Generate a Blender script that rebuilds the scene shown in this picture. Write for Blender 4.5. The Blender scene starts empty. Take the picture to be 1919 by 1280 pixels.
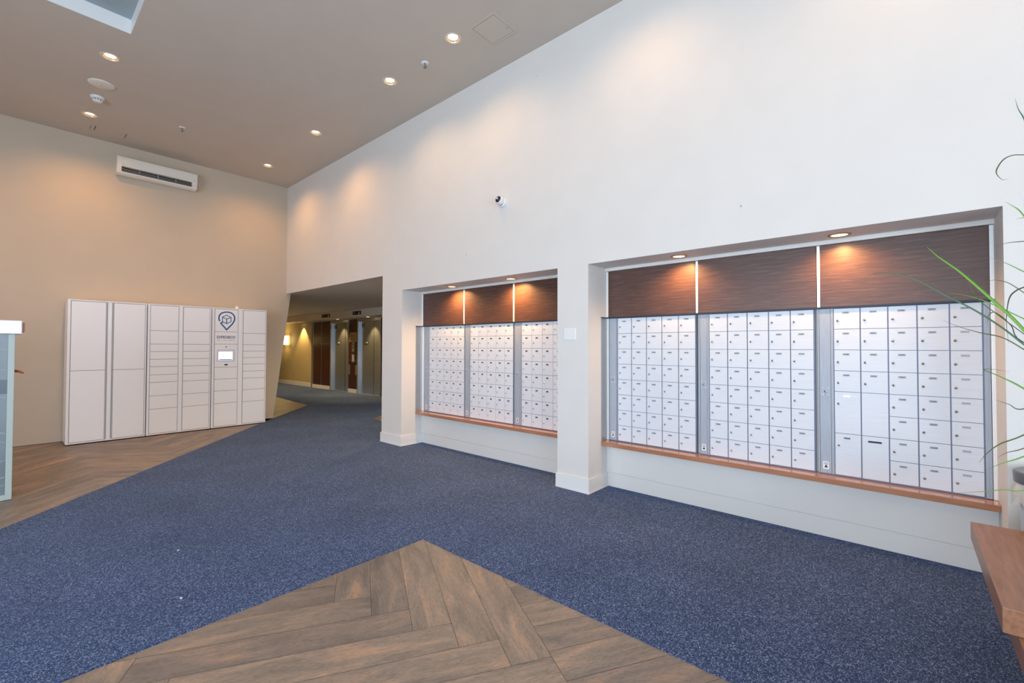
import bpy, bmesh, math, random
from mathutils import Vector, Matrix
from mathutils.geometry import tessellate_polygon
random.seed(7)
C = bpy.context.scene.collection
SC = bpy.context.scene
R = math.radians

# ------------------------------------------------------------------ camera
cam_d = bpy.data.cameras.new('camera'); cam = bpy.data.objects.new('camera', cam_d); C.objects.link(cam)
yaw, pit, rol = R(41.439), R(1.064), R(0.147)
F = Vector((math.cos(pit)*math.cos(yaw), math.cos(pit)*math.sin(yaw), math.sin(pit)))
Rt = Vector((math.sin(yaw), -math.cos(yaw), 0)); U = Rt.cross(F)
R2 = Rt*math.cos(rol) + U*math.sin(rol); U2 = U*math.cos(rol) - Rt*math.sin(rol)
m = Matrix((R2, U2, -F)).transposed().to_4x4(); m.translation = Vector((0, 0, 1.4))
cam.matrix_world = m
cam_d.sensor_width = 36; cam_d.lens = 836.118/1919*36; cam_d.shift_y = -5.45/1919; cam_d.clip_end = 60
cam_d.clip_start = 0.05
SC.camera = cam
# ------------------------------------------------------------------ view + world
SC.view_settings.view_transform = 'Standard'; SC.view_settings.look = 'None'
SC.view_settings.exposure = 0.0; SC.view_settings.gamma = 1.0
try: SC.view_settings.use_curve_mapping = False
except Exception: pass
w = bpy.data.worlds.new('sky'); SC.world = w; w.use_nodes = True
w.node_tree.nodes['Background'].inputs[0].default_value = (0.62, 0.78, 1.0, 1)
w.node_tree.nodes['Background'].inputs[1].default_value = 1.6

WARM = (1.0, 0.58, 0.26); DAY = (0.74, 0.87, 1.0)
def area(name, loc, rot, sx, sy, power, col):
    l = bpy.data.lights.new(name, 'AREA'); l.shape = 'RECTANGLE'; l.size = sx; l.size_y = sy
    l.energy = power; l.color = col
    o = bpy.data.objects.new(name, l); C.objects.link(o); o.location = loc; o.rotation_euler = rot
    return o
# daylight standing outside the window openings (windows are modelled below)
area('window_daylight', (-4.65, 1.35, 1.6), (0, R(-90), 0), 2.8, 5.6, 395, DAY)      # through wall_left, faces +X
area('window_daylight', (-1.2, -5.45, 1.6), (R(90), 0, 0), 4.6, 2.8, 350, DAY)      # through wall_front, faces +Y
def spot(parent, loc, power, cone, col=WARM, blend=0.6, aim=(0, 0, -1), size=0.04):
    l = bpy.data.lights.new('lamp_light', 'SPOT'); l.energy = power; l.spot_size = R(cone); l.spot_blend = blend
    l.color = col; l.shadow_soft_size = size
    o = bpy.data.objects.new('lamp_light', l); C.objects.link(o)
    o.rotation_euler = Vector(aim).to_track_quat('-Z', 'Y').to_euler()
    o.parent = parent; o.location = Vector(loc) - (parent.location if parent else Vector())
    return o
P_CEIL, P_BACK, P_REC, P_LOB = 34, 85, 42, 130

# ------------------------------------------------------------------ materials
def mat(name, col=(.8, .8, .8), rough=.5, metal=0., emit=None, es=0., coat=0., spec=.5):
    m = bpy.data.materials.new(name); m.use_nodes = True
    b = m.node_tree.nodes['Principled BSDF']
    b.inputs['Base Color'].default_value = (*col, 1); b.inputs['Roughness'].default_value = rough
    b.inputs['Metallic'].default_value = metal; b.inputs['Coat Weight'].default_value = coat
    b.inputs['Specular IOR Level'].default_value = spec
    if emit: b.inputs['Emission Color'].default_value = (*emit, 1); b.inputs['Emission Strength'].default_value = es
    return m
def nodes(m): return m.node_tree.nodes, m.node_tree.links, m.node_tree.nodes['Principled BSDF']
def ramp(n, stops):
    r = n.new('ShaderNodeValToRGB'); e = r.color_ramp.elements
    e[0].position, e[0].color = stops[0][0], (*stops[0][1], 1)
    e[1].position, e[1].color = stops[-1][0], (*stops[-1][1], 1)
    for p, c in stops[1:-1]:
        q = e.new(p); q.color = (*c, 1)
    return r
def noise_mat(name, stops, scale, rough=.5, metal=0., detail=3., bump=0., stretch=(1, 1, 1), coat=0., dist=0., coords='Object', nrough=.5):
    m = mat(name, stops[0][1], rough, metal, coat=coat); n, l, b = nodes(m)
    tc = n.new('ShaderNodeTexCoord'); mp = n.new('ShaderNodeMapping'); mp.inputs['Scale'].default_value = stretch
    nz = n.new('ShaderNodeTexNoise'); nz.inputs['Scale'].default_value = scale; nz.inputs['Detail'].default_value = detail
    nz.inputs['Distortion'].default_value = dist; nz.inputs['Roughness'].default_value = nrough
    r = ramp(n, stops)
    l.new(tc.outputs[coords], mp.inputs[0]); l.new(mp.outputs[0], nz.inputs[0]); l.new(nz.outputs[0], r.inputs[0])
    l.new(r.outputs[0], b.inputs['Base Color'])
    if bump:
        bp = n.new('ShaderNodeBump'); bp.inputs['Strength'].default_value = bump; bp.inputs['Distance'].default_value = .01
        l.new(nz.outputs[0], bp.inputs['Height']); l.new(bp.outputs[0], b.inputs['Normal'])
    return m
M = {}
M['wall'] = noise_mat('wall_paint', [(.3, (.71, .69, .665)), (.7, (.73, .71, .685))], 3, .55, bump=.02)
M['wallback'] = noise_mat('wall_paint_warm_lit', [(.3, (.53, .45, .355)), (.7, (.55, .465, .37))], 3, .6, bump=.02)  # same paint as the main wall, with warm, dimmer light put into the colour
M['ceil'] = noise_mat('ceiling_paint', [(.3, (.57, .505, .44)), (.7, (.59, .525, .46))], 2.5, .7)
M['lobceil'] = noise_mat('textured_ceiling_paint', [(.3, (.62, .57, .50)), (.7, (.72, .66, .58))], 60, .8, bump=.3)
M['lobwall'] = noise_mat('ochre_wall_paint', [(.3, (.50, .40, .20)), (.7, (.54, .43, .22))], 4, .7)
M['tray'] = mat('tray_paint', (.33, .40, .43), .6)
M['white'] = mat('white_trim_paint', (.78, .78, .77), .4)
M['satin'] = mat('white_satin_metal', (.86, .87, .88), .3, .1)
M['locker'] = mat('white_powder_coat', (.86, .87, .90), .38)
M['gap'] = mat('shadow_gap_grey', (.22, .22, .22), .6)
M['seam'] = mat('blue_steel_seam', (.17, .21, .30), .45, .3)
M['darkgap'] = mat('dark_steel_edge', (.03, .04, .06), .5, .3)
M['steel'] = noise_mat('brushed_steel', [(.3, (.44, .52, .62)), (.7, (.54, .62, .72))], 6, .28, .88, stretch=(1, 1, 60), detail=2)
M['steel_h'] = noise_mat('brushed_steel_side', [(.3, (.45, .46, .46)), (.7, (.58, .59, .59))], 8, .36, .9, stretch=(3, 3, 25), detail=2)
M['channel'] = noise_mat('satin_steel_channel', [(.3, (.34, .38, .45)), (.7, (.40, .44, .51))], 6, .52, .15, stretch=(20, 20, 1), detail=2)
M['mail'] = noise_mat('satin_aluminium', [(.3, (.65, .685, .75)), (.7, (.70, .735, .80))], 5, .5, .05, stretch=(6, 1, 40), detail=2)
M['plate'] = mat('engraved_grey_plate', (.36, .385, .42), .5, .1)
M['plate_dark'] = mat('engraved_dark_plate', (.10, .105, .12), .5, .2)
M['ink'] = mat('black_ink', (.012, .012, .015), .6)
M['lock'] = mat('polished_lock', (.62, .60, .56), .22, .9)
M['black'] = mat('black_plastic', (.012, .012, .014), .25)
M['whiteink'] = mat('white_ink', (.8, .8, .8), .6)
M['sill'] = noise_mat('glossy_cherry_wood', [(.3, (.36, .155, .080)), (.7, (.46, .21, .115))], 4, .16, stretch=(8, 1, 8), detail=5, coat=.5)
M['veneer'] = noise_mat('walnut_veneer', [(.28, (.055, .022, .016)), (.5, (.090, .040, .029)), (.72, (.155, .078, .058))], 6.5, .40, stretch=(3, .7, 13), detail=8, dist=.6, nrough=.65, bump=.05)
M['darkwood'] = noise_mat('dark_lobby_veneer', [(.3, (.045, .014, .009)), (.7, (.08, .026, .015))], 3, .3, stretch=(1, 1, 12), detail=5)
M['bench'] = noise_mat('bench_wood', [(.3, (.21, .092, .048)), (.7, (.32, .155, .085))], 7, .34, stretch=(.8, 9, 9), detail=6, dist=.4)
M['blue'] = mat('logo_blue', (.012, .095, .26), .5)
M['glassy'] = noise_mat('frosted_pane', [(.25, (.13, .165, .185)), (.75, (.23, .275, .295))], 1.3, .3, detail=2)
M['paneline'] = mat('pane_line', (.30, .35, .37), .5)
M['paneframe'] = mat('pale_green_frame', (.42, .49, .46), .4)
M['bronze'] = mat('copper_plastic', (.45, .13, .07), .4)
M['ac'] = mat('ivory_plastic', (.76, .72, .64), .35)
M['greyfin'] = mat('grey_louver', (.32, .31, .30), .5)
M['bin'] = noise_mat('bin_steel', [(.3, (.38, .38, .37)), (.7, (.50, .50, .48))], 7, .28, .9, stretch=(30, 30, 1), detail=2)
M['binlid'] = mat('dark_steel_rim', (.16, .16, .16), .3, .8)
M['pot'] = mat('ceramic_pot', (.20, .19, .18), .5)
M['soil'] = mat('soil', (.04, .03, .02), .9)
M['leaf'] = [mat('leaf_green', (.16, .36, .05), .45), mat('leaf_bluegreen', (.08, .17, .10), .45), mat('leaf_olive', (.10, .13, .04), .5), mat('leaf_dark', (.03, .05, .03), .5)]
M['brass'] = mat('brass_sign', (.50, .34, .12), .4, .4)
M['bulb'] = mat('bulb_glow', (1, 1, 1), .5, emit=(1.0, .80, .50), es=14)
M['bulbr'] = mat('recess_bulb_glow', (1, 1, 1), .5, emit=(1.0, .66, .30), es=4)
M['can'] = mat('lamp_can', (.75, .60, .42), .25, .6)
M['ring'] = mat('lamp_ring', (.72, .62, .52), .45)
M['ringr'] = mat('recess_lamp_ring', (.42, .24, .14), .4, .3)
M['screen'] = mat('lit_screen', (.8, .85, .9), .3, emit=(.78, .86, 1.0), es=1.1)
M['screentxt'] = mat('screen_marks', (.5, .6, .5), .4, emit=(.62, .72, .62), es=.5)
M['screenbar'] = mat('screen_bar', (.1, .12, .25), .4, emit=(.10, .12, .28), es=.6)
M['sconce'] = mat('sconce_shade', (1, .9, .7), .6, emit=(1.0, .72, .34), es=3.4)
M['lobbulb'] = mat('lobby_bulb', (1, .9, .7), .6, emit=(1.0, .78, .45), es=5)
M['clearbag'] = mat('thin_plastic_bag', (.80, .79, .76), .3)
n_, l_, b_ = nodes(M['clearbag']); b_.inputs['Alpha'].default_value = .62
M['dome'] = mat('camera_dome', (.02, .02, .03), .08)

def carpet_mat():
    m = mat('blue_loop_carpet', (.06, .07, .11), .95, spec=.15); n, l, b = nodes(m)
    b.inputs['Sheen Weight'].default_value = .08; b.inputs['Sheen Roughness'].default_value = .5; b.inputs['Sheen Tint'].default_value = (.6, .75, 1, 1)
    tc = n.new('ShaderNodeTexCoord')
    vo = n.new('ShaderNodeTexVoronoi'); vo.inputs['Scale'].default_value = 240; vo.voronoi_dimensions = '3D'
    se = n.new('ShaderNodeSeparateColor'); l.new(tc.outputs['Object'], vo.inputs['Vector']); l.new(vo.outputs['Color'], se.inputs[0])
    a2 = n.new('ShaderNodeTexNoise'); a2.inputs['Scale'].default_value = 38; a2.inputs['Detail'].default_value = 3; a2.inputs['Roughness'].default_value = .7
    l.new(tc.outputs['Object'], a2.inputs[0])
    a = n.new('ShaderNodeMath'); a.operation = 'MULTIPLY_ADD'; a.inputs[1].default_value = .62; l.new(se.outputs[0], a.inputs[0])
    am = n.new('ShaderNodeMath'); am.operation = 'MULTIPLY'; am.inputs[1].default_value = .24; l.new(a2.outputs[0], am.inputs[0]); l.new(am.outputs[0], a.inputs[2])
    r = ramp(n, [(.14, (.012, .026, .085)), (.45, (.034, .064, .162)), (.62, (.085, .135, .260)), (.74, (.26, .33, .52))])
    g = n.new('ShaderNodeTexNoise'); g.inputs['Scale'].default_value = 1.6; g.inputs['Detail'].default_value = 3
    gr = ramp(n, [(.3, (.86, .86, .86)), (.7, (1.1, 1.1, 1.1))])
    mx = n.new('ShaderNodeMix'); mx.data_type = 'RGBA'; mx.blend_type = 'MULTIPLY'; mx.inputs[0].default_value = 1
    l.new(tc.outputs['Object'], g.inputs[0]); l.new(a.outputs[0], r.inputs[0]); l.new(g.outputs[0], gr.inputs[0])
    l.new(r.outputs[0], mx.inputs[6]); l.new(gr.outputs[0], mx.inputs[7]); l.new(mx.outputs[2], b.inputs['Base Color'])
    bp = n.new('ShaderNodeBump'); bp.inputs['Strength'].default_value = .1; bp.inputs['Distance'].default_value = .002
    l.new(a.outputs[0], bp.inputs['Height']); l.new(bp.outputs[0], b.inputs['Normal'])
    return m
M['carpet'] = carpet_mat()
def plank_mat():
    m = mat('grey_oak_planks', (.3, .25, .2), .45); n, l, b = nodes(m)
    uv = n.new('ShaderNodeUVMap'); uv.uv_map = 'UVMap'
    at = n.new('ShaderNodeAttribute'); at.attribute_name = 'tone'; at.attribute_type = 'GEOMETRY'
    sc = n.new('ShaderNodeVectorMath'); sc.operation = 'SCALE'; sc.inputs[3].default_value = 37.
    ad = n.new('ShaderNodeVectorMath'); ad.operation = 'ADD'
    l.new(at.outputs['Color'], sc.inputs[0]); l.new(uv.outputs[0], ad.inputs[0]); l.new(sc.outputs[0], ad.inputs[1])
    def nz(scale, stretch, det, dist):
        mp = n.new('ShaderNodeMapping'); mp.inputs['Scale'].default_value = stretch
        t = n.new('ShaderNodeTexNoise'); t.inputs['Scale'].default_value = scale; t.inputs['Detail'].default_value = det; t.inputs['Distortion'].default_value = dist
        t.inputs['Roughness'].default_value = .62
        l.new(ad.outputs[0], mp.inputs[0]); l.new(mp.outputs[0], t.inputs[0]); return t
    big = nz(2.0, (1, 5, 1), 4, .6); fine = nz(15, (1, 22, 1), 8, 2.6)
    r1 = ramp(n, [(.30, (.145, .134, .128)), (.46, (.215, .190, .172)), (.58, (.275, .228, .196)), (.72, (.42, .285, .20))])
    r2 = ramp(n, [(.36, (.38, .38, .40)), (.50, (1., 1., 1.)), (.7, (1.25, 1.22, 1.18))])
    rt = ramp(n, [(0., (.84, .85, .88)), (1., (1.14, 1.11, 1.06))])
    sp = n.new('ShaderNodeSeparateColor'); l.new(at.outputs['Color'], sp.inputs[0])
    m1 = n.new('ShaderNodeMix'); m1.data_type = 'RGBA'; m1.blend_type = 'MULTIPLY'; m1.inputs[0].default_value = 1
    m2 = n.new('ShaderNodeMix'); m2.data_type = 'RGBA'; m2.blend_type = 'MULTIPLY'; m2.inputs[0].default_value = 1
    l.new(big.outputs[0], r1.inputs[0]); l.new(fine.outputs[0], r2.inputs[0]); l.new(sp.outputs[0], rt.inputs[0])
    l.new(r1.outputs[0], m1.inputs[6]); l.new(r2.outputs[0], m1.inputs[7]); l.new(m1.outputs[2], m2.inputs[6]); l.new(rt.outputs[0], m2.inputs[7])
    l.new(m2.outputs[2], b.inputs['Base Color'])
    return m
M['plank'] = plank_mat()

# ------------------------------------------------------------------ geometry helpers
def B(): return bmesh.new()
def box(bm, x0, x1, y0, y1, z0, z1, mi=0, bev=0):
    vs = [bm.verts.new((x, y, z)) for x in (x0, x1) for y in (y0, y1) for z in (z0, z1)]
    fs = []
    for idx in ((0, 1, 3, 2), (4, 6, 7, 5), (0, 4, 5, 1), (2, 3, 7, 6), (0, 2, 6, 4), (1, 5, 7, 3)):
        f = bm.faces.new([vs[i] for i in idx]); f.material_index = mi; fs.append(f)
    if bev:
        es = list({e for f in fs for e in f.edges})
        bmesh.ops.bevel(bm, geom=es, offset=bev, segments=2, affect='EDGES', profile=.6)
    return vs
def prism(bm, pts, axis, a0, a1, mi=0):
    """polygon pts (2D in the other two axes) extruded along axis"""
    def P(p, a):
        return {'X': (a, p[0], p[1]), 'Y': (p[0], a, p[1]), 'Z': (p[0], p[1], a)}[axis]
    A = [bm.verts.new(P(p, a0)) for p in pts]; Bv = [bm.verts.new(P(p, a1)) for p in pts]
    f = bm.faces.new(A); f.material_index = mi
    f = bm.faces.new(list(reversed(Bv))); f.material_index = mi
    for i in range(len(pts)):
        j = (i+1) % len(pts); f = bm.faces.new((A[i], Bv[i], Bv[j], A[j])); f.material_index = mi
def lathe(bm, prof, c=(0, 0, 0), seg=32, mi=0, mtx=None, smooth=True):
    """prof: list of (r, z); around Z at c"""
    rings = []
    for r, z in prof:
        if r < 1e-6: rings.append([bm.verts.new((0, 0, z))])
        else: rings.append([bm.verts.new((r*math.cos(2*math.pi*i/seg), r*math.sin(2*math.pi*i/seg), z)) for i in range(seg)])
    for a, b in zip(rings, rings[1:]):
        for i in range(seg):
            j = (i+1) % seg
            if len(a) == 1 and len(b) == 1: break
            if len(a) == 1: f = bm.faces.new((a[0], b[i], b[j]))
            elif len(b) == 1: f = bm.faces.new((a[i], a[j], b[0]))
            else: f = bm.faces.new((a[i], a[j], b[j], b[i]))
            f.material_index = mi; f.smooth = smooth
    vs = [v for r in rings for v in r]
    mt = Matrix.Translation(c) @ (mtx or Matrix.Identity(4))
    bmesh.ops.transform(bm, matrix=mt, verts=vs)
    return vs
def ribbon(bm, pts, wd, plane_y, th, closed=False, mi=0):
    """stroke of constant width drawn on a plane of constant y (x,z points)"""
    n = len(pts)
    L, Rr = [], []
    for i in range(n):
        p = Vector(pts[i]); a = Vector(pts[(i-1) % n] if (closed or i > 0) else pts[i]); b = Vector(pts[(i+1) % n] if (closed or i < n-1) else pts[i])
        d1 = (p-a).normalized() if (p-a).length > 1e-9 else (b-p).normalized()
        d2 = (b-p).normalized() if (b-p).length > 1e-9 else d1
        n1 = Vector((-d1.y, d1.x)); n2 = Vector((-d2.y, d2.x)); nn = (n1+n2)
        nn = nn.normalized() if nn.length > 1e-6 else n1
        k = min(1/max(nn.dot(n1), .35), 2.2)*wd/2
        L.append(p+nn*k); Rr.append(p-nn*k)
    rng = range(n if closed else n-1)
    for i in rng:
        j = (i+1) % n
        prism(bm, [tuple(L[i]), tuple(L[j]), tuple(Rr[j]), tuple(Rr[i])], 'Y', plane_y-th, plane_y, mi)
def tube(bm, pts, rad, seg=8, mi=0):
    pts = [Vector(p) for p in pts]; rings = []
    for i, p in enumerate(pts):
        d = (pts[min(i+1, len(pts)-1)]-pts[max(i-1, 0)]).normalized()
        a = d.orthogonal().normalized(); b = d.cross(a)
        r = rad[i] if isinstance(rad, (list, tuple)) else rad
        rings.append([bm.verts.new(p+a*r*math.cos(2*math.pi*k/seg)+b*r*math.sin(2*math.pi*k/seg)) for k in range(seg)])
    for a, b in zip(rings, rings[1:]):
        for i in range(seg):
            f = bm.faces.new((a[i], a[(i+1) % seg], b[(i+1) % seg], b[i])); f.smooth = True; f.material_index = mi
    bm.faces.new(rings[0]); bm.faces.new(list(reversed(rings[-1])))
def obj(name, bm, mats, parent=None, loc=None, norm=True):
    if norm: bmesh.ops.recalc_face_normals(bm, faces=bm.faces)
    me = bpy.data.meshes.new(name); bm.to_mesh(me); bm.free()
    for x in (mats if isinstance(mats, (list, tuple)) else [mats]): me.materials.append(x)
    o = bpy.data.objects.new(name, me); C.objects.link(o)
    if parent is not None:
        o.parent = parent
        if loc is None:      # geometry was given in world coordinates
            me.transform(Matrix.Translation(-parent.location))
            if parent.rotation_euler.z: raise RuntimeError
        else: o.location = loc
    elif loc is not None: o.location = loc
    return o
def rebase(o, base):
    """mesh built in world coordinates gets its origin at base"""
    o.data.transform(Matrix.Translation(-Vector(base))); o.location = base
def tag(o, label, cat, group=None):
    o['label'] = label; o['category'] = cat
    if group: o['group'] = group
    return o
def thing(name, label, cat, loc, group=None):
    o = bpy.data.objects.new(name, None); C.objects.link(o); o.empty_display_size = .1
    o.location = loc; return tag(o, label, cat, group)
def struct(name, bm, m, norm=True):
    o = obj(name, bm, m, norm=norm); o['kind'] = 'structure'; return o
_font = {}
def text_mesh(s, size, align='CENTER'):
    k = (s, size, align)
    if k not in _font:
        cu = bpy.data.curves.new('t', 'FONT'); cu.body = s; cu.size = size; cu.align_x = align; cu.align_y = 'CENTER'; cu.resolution_u = 2
        cu.offset = size*.02 if size > .03 else 0
        o = bpy.data.objects.new('t', cu); C.objects.link(o)
        bpy.context.view_layer.update()
        me = bpy.data.meshes.new_from_object(o.evaluated_get(bpy.context.evaluated_depsgraph_get()))
        _font[k] = ([tuple(v.co) for v in me.vertices], [tuple(p.vertices) for p in me.polygons])
        bpy.data.objects.remove(o); bpy.data.curves.remove(cu); bpy.data.meshes.remove(me)
    return _font[k]
def add_text(bm, s, size, org, xd, yd, mi=1, align='CENTER', sx=1.):
    """flat lettering lying on a surface: org centre, xd reading direction, yd up"""
    vs, fs = text_mesh(s, size, align); xd, yd, org = Vector(xd), Vector(yd), Vector(org)
    nv = [bm.verts.new(org+xd*v[0]*sx+yd*v[1]) for v in vs]
    for f in fs:
        try: q = bm.faces.new([nv[i] for i in f]); q.material_index = mi
        except ValueError: pass

# ------------------------------------------------------------------ key dimensions (metres)
XW, YB, ZC = 3.692, 9.29, 4.58          # main wall plane, back wall plane, ceiling
XM = 4.047                               # mailbox front plane inside the recesses
ZR, ZO = 2.199, 2.451                    # recess head, lobby opening head
R1, R2_ = (2.645, 5.336), (-.416, 2.284) # recess extents in Y
YO = 5.831                               # opening right jamb
XL, YF = -4.2, -5.0
XE = 6.95                                # elevator wall plane

# ------------------------------------------------------------------ floor
def clip(poly, a, b):
    """keep the part of poly on the left of the directed line a->b"""
    out = []
    def s(p): return (b[0]-a[0])*(p[1]-a[1])-(b[1]-a[1])*(p[0]-a[0])
    for i in range(len(poly)):
        p, q = poly[i], poly[(i+1) % len(poly)]; sp, sq = s(p), s(q)
        if sp >= 0: out.append(p)
        if (sp > 0 > sq) or (sp < 0 < sq):
            t = sp/(sp-sq); out.append((p[0]+(q[0]-p[0])*t, p[1]+(q[1]-p[1])*t))
    return out
def clip_to(poly, region):
    for i in range(len(region)):
        poly = clip(poly, region[i], region[(i+1) % len(region)])
        if len(poly) < 3: return []
    return poly
Wp, Lp = .192, 1.2
def planks(bm, region, mode, uvl, tl, z, ang=60., org=None):
    a = Vector((math.cos(R(ang)), math.sin(R(ang)))); b = Vector((math.cos(R(ang-90)), math.sin(R(ang-90))))
    g = .0010
    def put(q0, q1, p0, p1, along):
        c = [(q0+g, p0+g), (q1-g, p0+g), (q1-g, p1-g), (q0+g, p1-g)]
        wpts = [tuple(a*p+b*q) for q, p in c]
        area_ = sum(wpts[i][0]*wpts[(i+1) % 4][1]-wpts[(i+1) % 4][0]*wpts[i][1] for i in range(4))
        if area_ < 0: wpts = wpts[::-1]
        poly = clip_to(wpts, region)
        if len(poly) < 3: return
        f = bm.faces.new([bm.verts.new((x, y, z)) for x, y in poly])
        t = (random.random(), random.random(), random.random(), 1)
        for lo in f.loops:
            co = Vector(lo.vert.co[:2]); p, q = co.dot(a), co.dot(b)
            lo[uvl].uv = (p-p0, q-q0) if along == 'p' else (q-q0, p-p0)
            lo[tl] = t
    if mode == 'herring':
        q_off, p_off = .25-Lp, 2.27+Wp
        for i in range(-60, 60):
            for j in range(-8, 9):
                x, y = i*Wp+j*Lp, i*Wp-j*Lp
                put(x+q_off, x+Lp+q_off, p_off-y-Wp, p_off-y, 'q')
                put(x+Lp+q_off, x+Lp+Wp+q_off, p_off-y-Wp, p_off-y-Wp+Lp, 'p')
    else:
        for i in range(-30, 30):
            for j in range(-4, 8):
                put(.826+j*Lp, .826+(j+1)*Lp, i*Wp, (i+1)*Wp, 'q')
bm = B()
uvl = bm.loops.layers.uv.new('UVMap'); tl = bm.loops.layers.float_color.new('tone')
ZP = -.004
sA, sB = (1.515, .973), (2.015, 1.839)                        # long seam of the foreground field
dx, dy = sB[0]-sA[0], sB[1]-sA[1]
s0 = (sA[0]-dx*7, sA[1]-dy*7); s1 = (sA[0]+dx*3, sA[1]+dy*3)
fore = [(-4.2, -5), (2.03, -5), (2.03, 2.655), (-4.2, 2.655)]
left = clip(fore, s0, s1); right = clip(fore, s1, s0)
planks(bm, left, 'herring', uvl, tl, ZP)
planks(bm, right, 'straight', uvl, tl, ZP, 60.)
diagL = [(-4.2, 2.66), (-2.19, 2.66), (-.013, 5.191), (3.47, 9.29), (-4.2, 9.29)]
planks(bm, diagL, 'herring', uvl, tl, ZP, 48.)
planks(bm, [(3.2, 9.0), (3.45, 9.24), (4.79, 10.72), (3.2, 10.72)], 'herring', uvl, tl, ZP, 48.)
planks(bm, [(3.2, 10.73), (4.79, 10.73), (4.95, 12.86), (5.2, 19.5), (3.2, 19.5)], 'herring', uvl, tl, ZP, 48.)
planks(bm, [(4.62, 7.0), (6.2, 7.0), (5.1, 8.03), (4.74, 7.82)], 'herring', uvl, tl, ZP, 48.)
o = struct('floor', bm, M['plank'], norm=False)
bm = B(); box(bm, -4.5, 7.4, -5.3, 19.8, -.2, -.006); struct('floor_slab', bm, M['ink'])

outer = [(2.03, -4.99), (3.69, -4.99), (3.69, -.414), (4.045, -.414), (4.045, 2.282), (3.69, 2.282), (3.69, 2.647), (4.045, 2.647), (4.045, 5.334), (3.69, 5.334), (3.69, 5.833), (6.949, 5.833), (6.949, 19.49), (5.2, 19.49), (4.95, 12.86), (4.79, 10.72), (3.45, 9.24), (-.013, 5.191), (-2.19, 2.66), (2.03, 2.655)]
hole = [(4.62, 7.0), (6.2, 7.0), (5.1, 8.03), (4.74, 7.82)]
def sheet(bm, loops, z, flip=False, mi=0):
    pl = [[Vector((x, y, 0)) for x, y in lp] for lp in loops]
    vs = [bm.verts.new((p.x, p.y, z)) for lp in pl for p in lp]
    for t in tessellate_polygon(pl):
        try:
            f = bm.faces.new([vs[i] for i in t]); f.material_index = mi; f.normal_update()
            if (f.normal.z < 0) != flip: f.normal_flip()
        except ValueError: pass
    return vs
bm = B(); sheet(bm, [outer, hole], 0)
for lp in (outer, hole):
    for i in range(len(lp)):
        p, q = lp[i], lp[(i+1) % len(lp)]
        bm.faces.new([bm.verts.new(c) for c in ((p[0], p[1], 0), (q[0], q[1], 0), (q[0], q[1], -.005), (p[0], p[1], -.005))])
o = obj('carpet', bm, M['carpet'], norm=False)
tag(o, 'speckled navy blue carpet running past the mailboxes to the elevators', 'carpet')

# ------------------------------------------------------------------ walls
bm = B()
XT = 4.30
box(bm, XW, XW+.02, YO, YB, ZO, ZC+.3); box(bm, XW+.02, XT, YO, YB+.15, ZO+.1, ZC+.3)
box(bm, XW, XT, R1[1], YO, 0, ZC+.3)                          # first pillar
box(bm, XW, XT, R1[0], R1[1], ZR, ZC+.3)
box(bm, XM+.05, XT, R1[0], R1[1], 0, ZR)
box(bm, XW, XT, R2_[1], R1[0], 0, ZC+.3)                      # second pillar
box(bm, XW, XT, R2_[0], R2_[1], ZR, ZC+.3)
box(bm, XM+.05, XT, R2_[0], R2_[1], 0, ZR)
box(bm, XW, XT, YF-.3, R2_[0], 0, ZC+.3)
struct('wall_right', bm, M['wall'])
bm = B()
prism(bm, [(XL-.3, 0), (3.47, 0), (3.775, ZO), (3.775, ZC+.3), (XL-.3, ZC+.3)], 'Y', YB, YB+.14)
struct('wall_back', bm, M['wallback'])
# window wall on the left and behind the camera
bm = B()
box(bm, XL-.25, XL, -5, -1.45, 0, ZC+.3); box(bm, XL-.25, XL, 4.15, YB, 0, ZC+.3)
box(bm, XL-.25, XL, -1.45, 4.15, 0, .2); box(bm, XL-.25, XL, -1.45, 4.15, 3.0, ZC+.3)
struct('wall_left', bm, M['wall'])
bm = B()
box(bm, XL-.25, -3.5, YF-.25, YF, 0, ZC+.3); box(bm, 1.1, XW, YF-.25, YF, 0, ZC+.3)
box(bm, -3.5, 1.1, YF-.25, YF, 0, .2); box(bm, -3.5, 1.1, YF-.25, YF, 3.0, ZC+.3)
struct('wall_front', bm, M['wall'])
bm = B()
for y in (-1.45, -.06, 1.33, 2.72, 4.09): box(bm, XL-.16, XL-.08, y, y+.06, .2, 3.0)
for z in (.2, 2.1, 2.94): box(bm, XL-.16, XL-.08, -1.45, 4.15, z, z+.06)
struct('window_1', bm, M['satin'])
bm = B()
for x in (-3.5, -1.98, -.46, 1.04): box(bm, x, x+.06, YF-.16, YF-.08, .2, 3.0)
for z in (.2, 2.1, 2.94): box(bm, -3.5, 1.1, YF-.16, YF-.08, z, z+.06)
struct('window_2', bm, M['satin'])

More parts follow.
